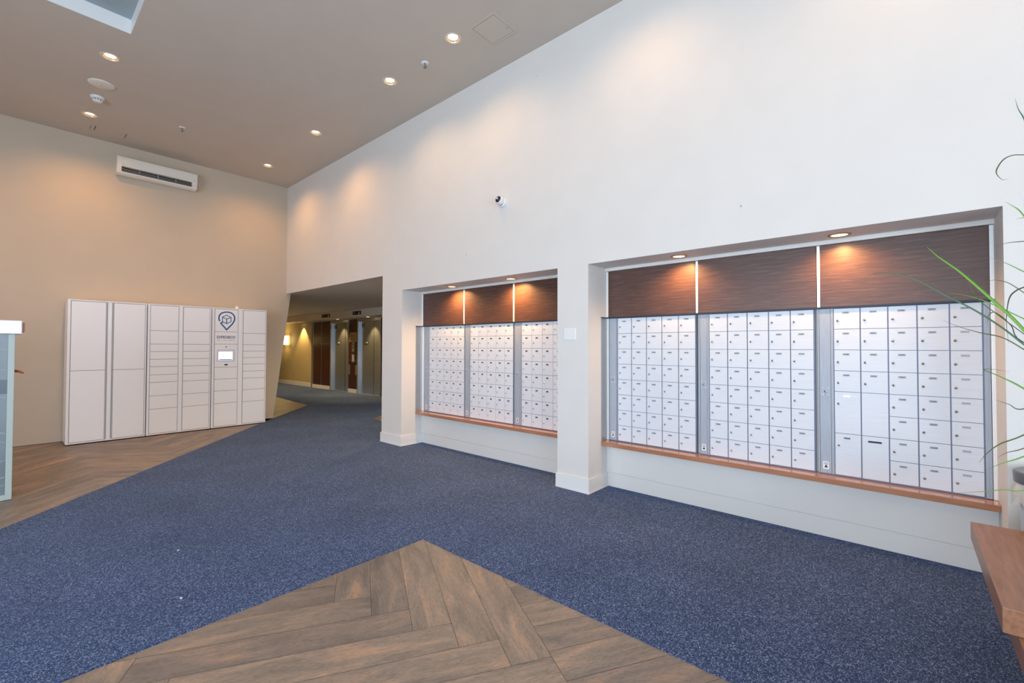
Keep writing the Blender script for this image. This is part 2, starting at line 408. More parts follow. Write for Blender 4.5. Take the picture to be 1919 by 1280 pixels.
# ------------------------------------------------------------------ ceiling with tray and lamp holes
CL = [(3.0, 3.472), (2.995, 4.61), (3.0, 6.56), (3.0, 8.40), (.707, 6.54), (.71, 8.39), (3.0, 1.7), (3.0, -.1), (3.0, -1.9), (-1.6, 8.39), (-1.6, 6.54), (-1.6, 3.0), (-1.6, 0.)]
def circ(c, r, n=20): return [(c[0]+r*math.cos(-2*math.pi*i/n), c[1]+r*math.sin(-2*math.pi*i/n)) for i in range(n)]
tray = (-2.6, .79, 1.6, 5.895)
rect = lambda x0, x1, y0, y1: [(x0, y0), (x1, y0), (x1, y1), (x0, y1)]
bm = B()
sheet(bm, [rect(XL-.25, XT, YF-.25, YB+.1), rect(tray[0], tray[1], tray[2], tray[3])[::-1]]+[circ(c, .068) for c in CL], ZC, flip=True)
struct('ceiling', bm, M['ceil'], norm=False)
bm = B(); box(bm, XL-.3, XT, YF-.3, YB+.15, ZC+.31, ZC+.4); struct('ceiling_slab', bm, M['gap'])
bm = B()
x0, x1, y0, y1 = tray
zt = ZC+.147
box(bm, x0-.03, x0, y0-.03, y1+.03, ZC+.001, zt); box(bm, x1+.0005, x1+.03, y0-.03, y1+.03, ZC+.001, zt)
box(bm, x0, x1, y0-.03, y0, ZC+.001, zt); box(bm, x0, x1, y1+.0005, y1+.03, ZC+.001, zt)
struct('trim_1', bm, M['white'])
bm = B(); box(bm, x0-.03, x1+.03, y0-.03, y1+.03, zt, zt+.02); struct('ceiling_tray', bm, M['tray'])

# ------------------------------------------------------------------ lobby shell behind the opening
bm = B(); box(bm, XW+.0205, XE+.4, YO+.0005, YB+.13, ZO, ZO+.099); box(bm, XT-.02, XE+.4, YB+.13, 19.7, ZO, ZO+.1); box(bm, 3.0, XT-.02, YB+.12, 19.7, ZO, ZO+.1)
struct('ceiling_lobby', bm, M['lobceil'])
bm = B(); box(bm, XT, XE+.4, YO-.25, YO, 0, ZO); struct('wall_lobby_side', bm, M['wall'])
bm = B()
box(bm, XE, XE+.3, 15.35, 19.7, 0, ZO)           # ochre wall left of the elevators
box(bm, 3.0, XE, 19.5, 19.7, 0, ZO); box(bm, 2.9, 3.1, YB+.14, 19.7, 0, ZO)
struct('wall_lobby_ochre', bm, M['lobwall'])
bm = B(); box(bm, 6.55, XE, YO, 19.5, 2.245, ZO-.001); struct('ceiling_bulkhead', bm, M['lobceil'])
bm = B()
box(bm, XE+.24, XE+.36, YO, 15.3, 0, ZO)
box(bm, XE, XE+.24, YO, 10.98, 0, 2.244)
struct('wall_elevator', bm, M['darkwood'])
bm = B(); box(bm, XE-.012, XE-.001, YO, 15.3, 2.215, 2.243); struct('trim_2', bm, M['steel_h'])

# ------------------------------------------------------------------ baseboards
HB = .137
def bb(bm, x0, x1, y0, y1): box(bm, x0, x1, y0, y1, 0.001, HB)
t = .013
bm = B()
bb(bm, XW-t, XW-.0005, R1[1]-.0005, YO+.0005); bb(bm, XW-t, XT, YO+.0005, YO+t); bb(bm, XW-t, XM-.001, R1[1]-t, R1[1]-.0005)
box(bm, XW-t-.005, XW-t, R1[1]-t, YO+t, 0.001, .014); box(bm, XW-t-.005, XM-.001, R1[1]-t-.005, R1[1]-t, 0.001, .014)
struct('baseboard_pillar_near_elevators', bm, M['white'])
bm = B()
bb(bm, XW-t, XW-.0005, R2_[1]-.0005, R1[0]+.0005); bb(bm, XW-t, XM-.001, R2_[1]-t, R2_[1]-.0005); bb(bm, XW-t, XM-.001, R1[0]+.0005, R1[0]+t)
box(bm, XW-t-.005, XW-t, R2_[1]-t, R1[0]+t, 0.001, .014); box(bm, XW-t-.005, XM-.001, R2_[1]-t-.005, R2_[1]-t, 0.001, .014)
struct('baseboard_pillar', bm, M['white'])
bm = B(); bb(bm, XW-t, XW-.0005, YF, R2_[0]); struct('baseboard_right', bm, M['white'])
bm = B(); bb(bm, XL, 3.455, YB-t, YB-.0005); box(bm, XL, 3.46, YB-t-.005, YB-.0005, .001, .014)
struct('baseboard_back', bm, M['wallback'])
bm = B(); bb(bm, XE-t, XE-.0005, 15.35, 19.5); struct('baseboard_lobby', bm, M['white'])

# ------------------------------------------------------------------ recess fittings
def recess(Y0, Y1, sh, far, divs):
    where = 'the recess nearer the elevators' if far else 'the wide recess nearer the bench'
    # lower wall panel with a groove, and head trim: structure
    bm = B()
    box(bm, XM, XM+.045, Y0, Y1, .141, .418); box(bm, XM, XM+.045, Y0, Y1, .0005, .137); box(bm, XM+.006, XM+.045, Y0, Y1, .137, .141)
    struct('wall_niche_'+('far' if far else 'near'), bm, M['wall'])
    bm = B(); box(bm, XM-.03, XM+.045, Y0, Y1, 2.168, ZR-.0005); struct('trim_'+('3' if far else '4'), bm, M['wall'])
    # sill
    bm = B(); box(bm, 3.93, XM+.04, Y0+.001, Y1-.001, .42, .461, bev=.003)
    o = obj('wood_ledge', bm, M['sill']); rebase(o, (3.93, (Y0+Y1)/2, .42))
    tag(o, 'glossy reddish brown wooden ledge under the mailboxes in '+where, 'ledge')
    # steel cheek on the left return
    bm = B(); box(bm, 3.932, XM-.002, Y1-.006, Y1-.001, .463, 1.69); box(bm, 3.928, XM-.002, Y1-.012, Y1-.001, 1.6905, 1.700, 1)
    o = obj('side_panel', bm, [M['steel_h'], M['darkgap']]); rebase(o, (3.99, Y1-.003, .463))
    tag(o, 'brushed steel side panel on the left return of '+where, 'panel')
    # wood panels with bright vertical edge trims
    names = ['left', 'middle', 'right']
    glow = ({0: 'small left walnut veneer panel with an orange lamp glow above far mailboxes', 1: 'middle walnut veneer panel above the mailboxes in the far recess', 2: 'right walnut veneer panel cut off by the pillar in far recess'} if far else
            {0: 'left walnut panel with lamp glow at its right end in near recess', 1: 'middle walnut veneer panel without its own lamp in the near recess', 2: 'wide walnut veneer panel at the right, behind the plant leaves'})
    for i in range(3):
        a, b = divs[i]
        bm = B(); box(bm, XM, XM+.03, b, a, 1.704, 2.166, bev=.0015)
        o = obj('veneer_panel', bm, M['veneer']); rebase(o, (XM, (a+b)/2, 1.704))
        tag(o, glow[i], 'wood panel', 'walnut veneer panels above the mailboxes')
        bm = B(); box(bm, XM-.004, XM+.03, a+.0008, a+.019, 1.704, 2.166)
        obj('edge_trim', bm, M['satin'], o)
        if i == 2:
            bm = B(); box(bm, XM-.004, XM+.03, Y0+.001, b-.0008, 1.704, 2.166); obj('edge_trim', bm, M['satin'], o)
    bm = B(); box(bm, XM-.012, XM+.03, Y0+.001, Y1-.013, 1.6925, 1.703)
    o = obj('dark_rail', bm, [M['darkgap']]); rebase(o, (XM, (Y0+Y1)/2, 1.6925))
    tag(o, 'thin dark metal rail between wood panels and mailboxes in '+where, 'rail')
recess(R2_[0], R2_[1], 0, False, [(2.265, 1.400), (1.375, .503), (.480, -.395)])
recess(R1[0], R1[1], 3.02, True, [(5.316, 4.445), (4.418, 3.562), (3.535, 2.69)])

# ---- mailboxes
lock_me = None
def lock_mesh(r):
    bm = B(); mt = Matrix.Rotation(R(-90), 4, 'Y')
    lathe(bm, [(r, 0), (r, .003), (r*.86, .0045), (r*.5, .0045), (r*.45, .006), (0, .006)], seg=16, mtx=mt)
    vs = box(bm, -.0072, -.006, -.0012, .0012, -.004, .004, 1)
    return bm
def chan(bank, ya, yb, z0, z1, hinge=False):
    """steel access channel between two banks"""
    bm = B(); box(bm, XM, XM+.012, yb, ya, z0, z1, bev=.001)
    ch = obj('access_channel', bm, M['channel'], bank)
    bm = B(); cy = (ya+yb)/2
    vs = lock_mesh(.0085); me = bpy.data.meshes.new('x'); vs.to_mesh(me); vs.free(); bm.from_mesh(me)
    bmesh.ops.translate(bm, verts=bm.verts, vec=(XM, cy, 1.075))
    o = obj('channel_lock', bm, [M['lock'], M['ink']], None); o.parent = ch; o.data.transform(Matrix.Translation(-bank.location))
    for sy in (-1, 1):
        for sz in (-1, 1):
            bm = B(); lathe(bm, [(.0042, 0), (.0040, .002), (0, .003)], c=(XM, cy+sy*.0165, 1.075+sz*.025), seg=10, mtx=Matrix.Rotation(R(-90), 4, 'Y'))
            o = obj('rivet', bm, M['satin']); o.parent = ch; o.data.transform(Matrix.Translation(-bank.location))
    bm = B(); box(bm, XM-.001, XM-.0002, cy-.018, cy+.018, z0+.03, z0+.085)
    for k, zz in enumerate((.077, .070, .063)): box(bm, XM-.0014, XM-.001, cy-.014, cy+.014, z0+zz-.0015, z0+zz+.0012, 1)
    prism(bm, [(cy-.011, z0+.040), (cy+.011, z0+.040), (cy+.007, z0+.052), (cy, z0+.060), (cy-.007, z0+.052)], 'X', XM-.0015, XM-.001, 1)
    o = obj('warning_sticker', bm, [M['satin'], M['ink']]); o.parent = ch; o.data.transform(Matrix.Translation(-bank.location))
def bank(label, cols, chn, numbers, far, special=False, righthinge=None, filler=None):
    """cols: list of door edges in Y from left (large) to right (small)"""
    z0, z1 = .470, 1.688; n = 8; ph = (z1-z0)/n
    b = thing('mailbox_bank', label, 'mailbox unit', (XM, (cols[0]+cols[-1])/2, z0), 'banks of small aluminium mailboxes')
    ymax = chn[0]+.013; ymin = cols[-1]-.004
    bm = B(); box(bm, XM+.013, XM+.04, ymin, ymax, .463, 1.690)
    # raised rims round the door field and slim uprights between columns
    box(bm, XM+.002, XM+.013, ymin, ymax, .463, z0-.001); box(bm, XM+.002, XM+.013, ymin, ymax, z1+.0005, 1.690)
    obj('frame', bm, M['seam'], b)
    bm = B()
    for y, wd in [(cols[0]+.005, .0045), (chn[0]+.006, .004), (chn[1]-.006, .004)]: box(bm, XM-.002, XM+.013, y-wd, y+wd, z0, z1)
    if abs(chn[1]-cols[0]) > .02: box(bm, XM-.001, XM+.012, cols[0]+.0105, chn[1]-.011, z0, z1)
    obj('upright', bm, M['channel'], b)
    chan(b, chn[0], chn[1], z0, z1)
    if filler:
        bm = B(); box(bm, XM-.001, XM+.04, filler[1], filler[0], .463, 1.690); obj('filler_strip', bm, M['satin'], b)
    if righthinge:
        ya, yb = righthinge
        bm = B(); box(bm, XM+.0, XM+.012, yb, ya, .465, 1.689); cy = (ya+yb)/2
        for k in range(60): box(bm, XM-.003, XM, cy-.003, cy+.003, z0+k*.0203, z0+k*.0203+.014)
        obj('piano_hinge', bm, M['channel'], b)
    def door(r0, r1, ya, yb, num, lk, blank=False, slot=False, light=False):
        za, zb = z1-r0*ph-.0016, z1-r1*ph+.0016
        bm = B(); g = .0034 if not far else .0018
        box(bm, XM, XM+.010, yb+g, ya-g, zb, za, bev=.0012)
        d = obj('mailbox_door', bm, M['mail'], b)
        wdt = ya-yb; cy = ya-wdt*.47; pw = .020 if not far else .016; cz = za-ph*.20; phh = .0066 if not far else .0075
        if num is not None or blank or light:
            bm = B(); box(bm, XM-.0012, XM, cy-pw, cy+pw, cz-phh, cz+phh)
            if num == '~':
                for q_ in range(5): box(bm, XM-.0018, XM-.0012, cy-pw*.8+q_*.0066, cy-pw*.8+q_*.0066+.0045, cz-.004, cz+.004, 1)
            elif num: add_text(bm, num, .0150, (XM-.0016, cy, cz), (0, -1, 0), (0, 0, 1), 1, sx=1.0)
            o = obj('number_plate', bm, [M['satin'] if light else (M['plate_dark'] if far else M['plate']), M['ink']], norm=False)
            o.parent = d; o.data.transform(Matrix.Translation(-b.location))
        if slot:
            bm = B(); box(bm, XM-.0012, XM, cy-.040, cy+.035, za-.043, za-.031); o = obj('mail_slot', bm, M['ink']); o.parent = d; o.data.transform(Matrix.Translation(-b.location))
        if lk:
            global lock_me
            if lock_me is None:
                q = lock_mesh(.0088); bmesh.ops.recalc_face_normals(q, faces=q.faces); lock_me = bpy.data.meshes.new('lock'); q.to_mesh(lock_me); q.free()
                lock_me.materials.append(M['lock']); lock_me.materials.append(M['ink'])
            o = bpy.data.objects.new('lock', lock_me); C.objects.link(o); o.parent = d
            o.location = Vector((XM, ya-wdt*.17, za-ph*.57))-b.location
        return d
    it = iter(numbers)
    for c in range(5):
        ya, yb = cols[c], cols[c+1]
        if special and c < 2:
            for r in range(4): door(r, r+1, ya, yb, next(it), True)
            if c == 0: door(4, 6, ya, yb, None, True, light=True); door(6, 8, ya, yb, '~', True)
            else: door(4, 6, ya, yb, None, False); door(6, 8, ya, yb, None, False, slot=True)
        else:
            for r in range(8):
                nm = next(it, '')
                door(r, r+1, ya, yb, nm, True, blank=(nm == ''))
def seq(last_floor, last_unit, count):
    out = []; f, u = last_floor, last_unit
    for _ in range(count):
        out.append('%d%02d' % (f, u)); u -= 1
        if u == 0: u = 10; f -= 1
    return out[::-1]
colA = [2.162, 2.013, 1.859, 1.707, 1.552, 1.400]; colB = [1.284, 1.134, .982, .826, .675, .522]; colC = [.401, .244, .092, -.058, -.214, -.362]
chA, chB, chC = (2.252, 2.178), (1.359, 1.305), (.488, .420)
bank('near mailbox bank beside the middle pillar, left of three in near recess', colA, chA, seq(19, 5, 40), False, filler=(2.282, 2.264))
bank('near mailbox bank of eight rows standing between the two others, middle of recess', colB, chB, seq(23, 5, 40), False)
bank('mailbox bank behind the plant leaves, with two tall parcel doors and slot door', colC, chC, seq(25, 10, 25)[0:25], False, special=True, righthinge=(-.366, -.394), filler=(-.397, -.4155))
d = 3.02
sh = lambda L: [v+d for v in L]
bank('far mailbox bank closest to the elevators, left of three in far recess', [5.163, 5.00, 4.846, 4.702, 4.562, 4.424], (5.272, 5.182), seq(15, 5, 40), True, filler=(5.333, 5.290))
bank('far mailbox bank in the middle of the recess nearer the elevators', [4.305, 4.153, 3.998, 3.845, 3.695, 3.556], (4.398, 4.330), seq(11, 5, 40), True)
bank('far mailbox bank partly hidden behind the middle pillar', [3.418, 3.265, 3.111, 2.960, 2.808, 2.655], (3.524, 3.446), seq(7, 5, 40), True)

# ------------------------------------------------------------------ downlights
def downlight(x, y, z, label, group, kind):
    t = thing('ceiling_downlight', label, 'ceiling light', (x, y, z), group)
    if kind == 'main':
        bm = B(); lathe(bm, [(.066, 0), (.078, -.004), (.088, -.003), (.090, 0)], c=(x, y, z), seg=32); obj('trim_ring', bm, M['ring'], t)
        bm = B(); lathe(bm, [(.067, 0), (.062, .012), (.052, .016), (.050, .028), (.060, .032), (.055, .11), (0, .112)], c=(x, y, z), seg=32); obj('can', bm, M['can'], t)
        bm = B(); lathe(bm, [(0, .022), (.034, .024), (.044, .030), (.046, .040), (.040, .07), (0, .075)], c=(x, y, z), seg=24); obj('bulb', bm, M['bulb'], t)
        spot(t, (x, y, z-.01), (P_CEIL if y < 6 else 60) if x > 2 else P_BACK, 150, blend=1., col=WARM if y < 6 else (1., .48, .14), size=.05)
    elif kind == 'recess':
        bm = B(); lathe(bm, [(.050, -.003), (.056, -.007), (.068, -.005), (.070, -.0005)], c=(x, y, z), seg=32); obj('trim_ring', bm, M['ringr'], t)
        bm = B(); lathe(bm, [(0, -.004), (.030, -.0035), (.050, -.003), (.050, -.001), (0, -.001)], c=(x, y, z), seg=24); obj('bulb', bm, M['bulbr'], t)
        spot(t, (x, y, z-.012), P_REC*(1.5 if y > 3 else .85), 150, col=(1., .55, .19), blend=.8, size=.02, aim=(.12, 0, -1))
    else:
        bm = B(); lathe(bm, [(.065, -.003), (.075, -.008), (.090, -.005), (.092, -.0005)], c=(x, y, z), seg=24); obj('trim_ring', bm, M['ringr'], t)
        bm = B(); lathe(bm, [(0, -.004), (.065, -.003), (.065, -.001), (0, -.001)], c=(x, y, z), seg=20); obj('bulb', bm, M['lobbulb'], t)
        spot(t, (x, y, z-.02), P_LOB, 85, col=(1., .62, .25), blend=.5, size=.03)
    return t
lab = ['lit ceiling downlight closest to the square access hatch', 'lit ceiling downlight beside the sprinkler near the hatch', 'lit ceiling downlight midway along the row by the main wall',
       'lit ceiling downlight nearest the corner above the elevator opening', 'lit ceiling downlight between the white tray and the round disc', 'lit ceiling downlight near the air conditioner, beyond the smoke detector']
for i, (x, y) in enumerate(CL):
    downlight(x, y, ZC, lab[i] if i < 6 else 'ceiling downlight over the window side, outside the photo', 'recessed downlights in the high ceiling', 'main')
lab = ['left small lamp glowing in the top of the far recess', 'right small lamp glowing in the top of the far recess', 'left lamp glowing in the top of the near recess', 'right lamp glowing brightest in the near recess, above the walnut panel']
for i, (x, y) in enumerate([(3.897, 4.508), (3.895, 3.46), (3.888, 1.483), (3.885, .345)]):
    downlight(x, y, ZR, lab[i], 'lamps in the recess soffits', 'recess')
for (y, s) in ((15.95, 'small lobby lamp throwing a bright streak on the ochre wall'), (13.2, 'small lobby lamp in front of elevator 1'), (11.45, 'small lobby lamp in front of elevator 2')):
    downlight(6.78, y, 2.245, s, 'lamps in the elevator bulkhead', 'lobby')

# ------------------------------------------------------------------ ceiling items
bm = B(); c = (.716, 7.30, ZC)
lathe(bm, [(0, -.014), (.112, -.014), (.124, -.008), (.127, -.0005)], c=c, seg=40); lathe(bm, [(0, -.018), (.006, -.018), (.008, -.016)], c=c, seg=10, mi=1)
o = obj('ceiling_disc', bm, [M['ac'], M['gap']]); rebase(o, c); tag(o, 'flat cream round cover plate on the ceiling next to the smoke detector', 'cover plate')
c = (.721, 7.72, ZC); t = thing('smoke_detector', 'white dome smoke detector on the ceiling beside a cream disc', 'smoke detector', c)
bm = B(); lathe(bm, [(.072, -.0005), (.072, -.014), (.060, -.022), (.052, -.024), (.050, -.030)], c=c, seg=32); obj('base', bm, M['white'], t)
bm = B(); lathe(bm, [(.046, -.030), (.046, -.048)], c=c, seg=32)
for k in range(10):
    a = 2*math.pi*k/10; box(bm, c[0]+.047*math.cos(a)-.004, c[0]+.047*math.cos(a)+.004, c[1]+.047*math.sin(a)-.004, c[1]+.047*math.sin(a)+.004, ZC-.048, ZC-.030, 1)
obj('vent_band', bm, [M['gap'], M['white']], t)
bm = B(); lathe(bm, [(.050, -.048), (.048, -.056), (.034, -.066), (0, -.068)], c=c, seg=32); obj('sensor_cap', bm, M['white'], t)
for (x, y, s) in ((3.055, 4.009, 'chrome ceiling sprinkler near the square access hatch'), (1.643, 7.865, 'small ceiling sprinkler in front of the air conditioner')):
    c = (x, y, ZC); t = thing('sprinkler', s, 'sprinkler', c, 'ceiling sprinklers')
    bm = B(); lathe(bm, [(.042, -.0005), (.042, -.004), (.022, -.008), (.014, -.008)], c=c, seg=24); obj('escutcheon', bm, M['satin'], t)
    bm = B(); lathe(bm, [(.012, -.002), (.012, -.022), (.007, -.026), (.007, -.050), (.018, -.052), (.018, -.055), (0, -.055)], c=c, seg=16)
    for s_ in (-1, 1): tube(bm, [(x+s_*.010, y, ZC-.02), (x+s_*.014, y, ZC-.035), (x+s_*.004, y, ZC-.05)], .002, 6)
    obj('head', bm, M['gap'], t)
c = (3.18, 3.07, ZC); t = thing('access_hatch', 'square ceiling access hatch painted like the ceiling', 'hatch', c)
bm = B(); s0_, s1_ = .175, .150
for (a, b_, e, f_) in ((-s0_, s0_, -s0_, -s1_), (-s0_, s0_, s1_, s0_), (-s0_, -s1_, -s1_, s1_), (s1_, s0_, -s1_, s1_)): box(bm, c[0]+a, c[0]+b_, c[1]+e, c[1]+f_, ZC-.005, ZC-.0005)
obj('frame', bm, M['ceil'], t)
bm = B(); box(bm, c[0]-.145, c[0]+.145, c[1]-.145, c[1]+.145, ZC-.004, ZC-.0005); d_ = obj('hatch_door', bm, M['ceil'], t)
bm = B(); lathe(bm, [(0, -.006), (.006, -.006), (.007, -.0042)], c=(c[0]+.07, c[1]-.12, ZC), seg=12); o = obj('latch', bm, M['gap']); o.parent = d_; o.data.transform(Matrix.Translation(-t.location))
for i, (x, s) in enumerate(((.80, 'short dark slit in the ceiling left of the air conditioner'), (1.14, 'short dark slit in the ceiling above the air conditioner'))):
    bm = B(); box(bm, x, x+.008, 8.74, 8.94, ZC-.002, ZC-.0003)
    if i == 0: box(bm, x-.045, x-.041, 8.76, 8.93, ZC-.002, ZC-.0003)
    o = obj('ceiling_slit', bm, M['darkwood']); rebase(o, (x, 8.84, ZC-.002)); tag(o, s, 'slit', 'dark slits in the ceiling')

# ------------------------------------------------------------------ air conditioner
x0, x1 = 1.085, 2.125; zb_, zt_ = 4.075, 4.355; yf = 9.085
t = thing('air_conditioner', 'white split air conditioner high on the back wall', 'air conditioner', ((x0+x1)/2, YB, zb_))
prof = [(YB-.001, zb_+.01), (YB-.001, zt_-.005), (YB-.03, zt_), (yf+.03, zt_), (yf+.006, zt_-.014), (yf, zt_-.05), (yf, zb_+.118), (yf+.05, zb_+.118), (yf+.085, zb_+.055), (yf+.03, zb_+.045), (yf+.045, zb_+.02), (yf+.09, zb_), (YB-.04, zb_)]
def pr_x(bm, prof, a, b, mi=0, sm=False):
    prism(bm, prof, 'X', a, b, mi)
solid = [p for p in prof if p not in ((yf+.05, zb_+.118), (yf+.085, zb_+.055))]
bm = B(); pr_x(bm, solid, x0, x0+.055); pr_x(bm, solid, x1-.075, x1); pr_x(bm, prof, x0+.055, x1-.075)
obj('body', bm, M['ac'], t)
bm = B(); box(bm, x0+.02, x1-.02, yf-.004, yf, zb_+.135, zt_-.045, bev=.0015); p_ = obj('front_panel', bm, M['ac'], t)
bm = B(); box(bm, x0+.056, x1-.076, yf+.051, yf+.082, zb_+.06, zb_+.117); obj('air_outlet', bm, M['black'], t)
for k in range(2):
    z = zb_+.052+k*.022; bm = B(); prism(bm, [(yf+.004+k*.004, z), (yf+.05, z+.016), (yf+.05, z+.021), (yf+.004+k*.004, z+.007)], 'X', x0+.057, x1-.077); obj('louver', bm, M['greyfin'], t)
for k in range(3):
    bm = B(); xx = x0+.27+k*.235; box(bm, xx, xx+.006, yf+.012, yf+.052, zb_+.056, zb_+.110); obj('louver_pin', bm, M['greyfin'], t)
bm = B(); box(bm, x1-.066, x1-.028, yf-.0016, yf-.0002, zb_+.062, zb_+.105)
for k in range(3): box(bm, x1-.060+k*.011, x1-.054+k*.011, yf-.0024, yf-.0016, zb_+.07, zb_+.076, 1)
obj('indicator_plate', bm, [M['white'], M['gap']], t)
for (xx) in (x0+.055, x1-.062):
    bm = B(); box(bm, xx, xx+.03, yf-.0052, yf-.0042, zb_+.145, zb_+.150); o = obj('badge', bm, M['gap']); o.parent = p_; o.data.transform(Matrix.Translation(-t.location))

# ------------------------------------------------------------------ dome camera, wall plate, marks on main wall
def wall_rot(x, y, z): return Matrix.Translation((x, y, z)) @ Matrix.Rotation(R(-90), 4, 'Y')
t = thing('security_camera', 'small white wall camera with a black lens above the recesses', 'camera', (XW, 3.40, 3.03))
bm = B(); lathe(bm, [(.058, .0005), (.058, .018), (.050, .030), (.040, .034)], seg=32); bmesh.ops.transform(bm, matrix=wall_rot(XW, 3.40, 3.03), verts=bm.verts); obj('base', bm, M['white'], t)
bm = B(); lathe(bm, [(.045, .030), (.050, .045), (.047, .070), (.038, .082), (.034, .083)], seg=32); bmesh.ops.transform(bm, matrix=wall_rot(XW, 3.40, 3.03) @ Matrix.Rotation(R(14), 4, 'Y'), verts=bm.verts); obj('turret', bm, M['white'], t)
bm = B(); lathe(bm, [(.038, .079), (.036, .090), (.022, .098), (0, .10)], seg=32); bmesh.ops.transform(bm, matrix=wall_rot(XW, 3.40, 3.03) @ Matrix.Rotation(R(14), 4, 'Y'), verts=bm.verts); ln = obj('lens_dome', bm, M['dome'], t)
bm = B(); lathe(bm, [(.010, .0985), (.008, .104), (0, .105)], seg=16); bmesh.ops.transform(bm, matrix=wall_rot(XW, 3.40, 3.03) @ Matrix.Rotation(R(14), 4, 'Y'), verts=bm.verts); o = obj('lens', bm, M['satin']); o.parent = ln; o.data.transform(Matrix.Translation(-t.location))
t = thing('wall_plate', 'white square blank wall plate on the middle pillar', 'wall plate', (XW, 2.4925, 1.526))
bm = B(); box(bm, XW-.008, XW-.0005, 2.424, 2.561, 1.470, 1.583, bev=.003); obj('plate', bm, M['satin'], t)
for yy in (2.453, 2.530):
    for zz in (1.488, 1.566):
        bm = B(); lathe(bm, [(.004, 0), (.0035, .0015), (0, .002)], seg=10); bmesh.ops.transform(bm, matrix=wall_rot(XW-.008, yy, zz), verts=bm.verts); obj('screw', bm, M['mail'], t)
for i, (y, z, s) in enumerate(((.929, 2.471, 'small dark nail in the wall above the near recess'), (4.001, 2.517, 'small dark nail in the wall above the far recess'), (3.222, 4.303, 'tiny scuff high on the wall left of another'), (2.906, 4.277, 'tiny scuff high on the wall nearest the ceiling edge'))):
    bm = B(); tube(bm, [(XW-.0005, y, z), (XW-.006, y, z+.002), (XW-.008, y+.004, z+.012)] if i < 2 else [(XW-.0005, y, z), (XW-.002, y+.006, z+.006)], .0022, 6)
    o = obj('wall_nail', bm, M['gap']); rebase(o, (XW, y, z)); tag(o, s, 'nail', 'small marks on the main wall')
for (x, y, a) in ((.79, 3.75, .4), (.66, 3.02, 1.3)):
    bm = B(); prism(bm, [(0, -.004), (.018, -.006), (.022, .003), (.008, .006)], 'Z', .0002, .002)
    bmesh.ops.transform(bm, matrix=Matrix.Rotation(a, 4, 'Z'), verts=bm.verts)
    o = obj('paper_scrap', bm, M['white'], loc=(x, y, 0.0005)); tag(o, 'tiny white paper scrap on the blue carpet, '+('farther from the wood' if y > 3.5 else 'closer to the wood point'), 'scrap', 'paper scraps')

# ------------------------------------------------------------------ parcel lockers
YL, YD = 8.816, 9.262
def locker(name_label, xa, xb, loc_rows, extra=None):
    t = thing('parcel_locker', name_label, 'parcel locker', ((xa+xb)/2, YL, 0), 'white parcel lockers along the back wall')
    bm = B(); box(bm, xa, xb, YL+.012, YD, .012, 2.058)
    # front border strips stand proud, doors sit between them
    box(bm, xa, xa+.028, YL-.001, YL+.012, .012, 2.058); box(bm, xb-.010, xb, YL-.001, YL+.012, .012, 2.058)
    box(bm, xa+.028, xb-.010, YL-.001, YL+.012, 2.042, 2.058); box(bm, xa+.028, xb-.010, YL-.001, YL+.012, .012, .028)
    obj('body', bm, M['locker'], t)
    for (fx, fz) in ((xa+.05, 0), (xb-.05, 0)):
        bm = B(); lathe(bm, [(.018, .0006), (.018, .008), (.010, .012), (0, .012)], c=(fx, YL+.06, 0), seg=12); obj('foot', bm, M['black'], t)
    for (da, db, rows) in loc_rows:
        bm = B(); box(bm, da-.004, db+.004, YL+.008, YL+.0118, rows[-1]-.004, rows[0]+.004); obj('door_gap', bm, M['gap'], t)
        for r in range(len(rows)-1):
            if extra and (da, r) in extra: continue
            bm = B(); box(bm, da, db, YL, YL+.0075, rows[r+1]+.0028, rows[r]-.0028, bev=.0012); obj('locker_door', bm, M['locker'], t)
    return t
r10L = [2.038, 1.641, 1.429, 1.312, 1.192, 1.075, .948, .830, .620, .414, .032]
t = locker('tall white parcel locker with four large doors, leftmost of the three', .562, 1.433, [(.598, .962, [2.038, 1.045, .032]), (1.052, 1.412, [2.038, 1.045, .032])])
bm = B(); box(bm, .974, .978, YL, YL+.011, .03, 2.04); box(bm, 1.036, 1.039, YL, YL+.011, .03, 2.04); obj('upright_gap', bm, M['gap'], t)
bm = B(); box(bm, .986, 1.028, YL, YL+.010, 1.60, 2.036); obj('upper_strip', bm, M['satin'], t)
bm = B(); box(bm, .986, 1.028, YL, YL+.010, .032, 1.595); obj('lower_strip', bm, M['locker'], t)
t = locker('white parcel locker with twenty small doors, between the two others', 1.446, 2.290, [(1.480, 1.835, r10L), (1.905, 2.268, r10L)])
bm = B(); box(bm, 1.846, 1.894, YL-.0005, YL+.011, .03, 2.04); obj('centre_strip', bm, M['locker'], t)
t = locker('white parcel locker with blue logo and lit touchscreen', 2.304, 3.158, [(2.345, 2.690, [2.038, 1.647, 1.434, 1.037, .834, .632, .420, .032]), (2.780, 3.138, [2.038, 1.630, 1.427, 1.312, 1.196, 1.080, .955, .830, .627, .415, .032])], extra={(2.345, 0), (2.345, 1), (2.345, 2)})
bm = B(); box(bm, 2.701, 2.768, YL-.0005, YL+.011, .03, 2.04); obj('centre_strip', bm, M['locker'], t)
tl_ = t.location
def sub(name, bm, m, par):
    o = obj(name, bm, m); o.parent = par; o.data.transform(Matrix.Translation(-tl_)); return o
bm = B(); box(bm, 2.345, 2.690, YL, YL+.0075, 1.6498, 2.0352, bev=.0012); lp = obj('logo_door', bm, M['locker'], t)
pin = [(2.414, 1.828), (2.402, 1.856), (2.400, 1.885), (2.404, 1.916), (2.416, 1.942), (2.436, 1.964), (2.462, 1.979), (2.498, 1.988), (2.535, 1.990), (2.568, 1.985), (2.597, 1.971), (2.619, 1.950), (2.633, 1.924), (2.640, 1.893), (2.637, 1.862), (2.626, 1.828), (2.606, 1.789), (2.518, 1.684), (2.430, 1.793), (2.461, 1.819)]
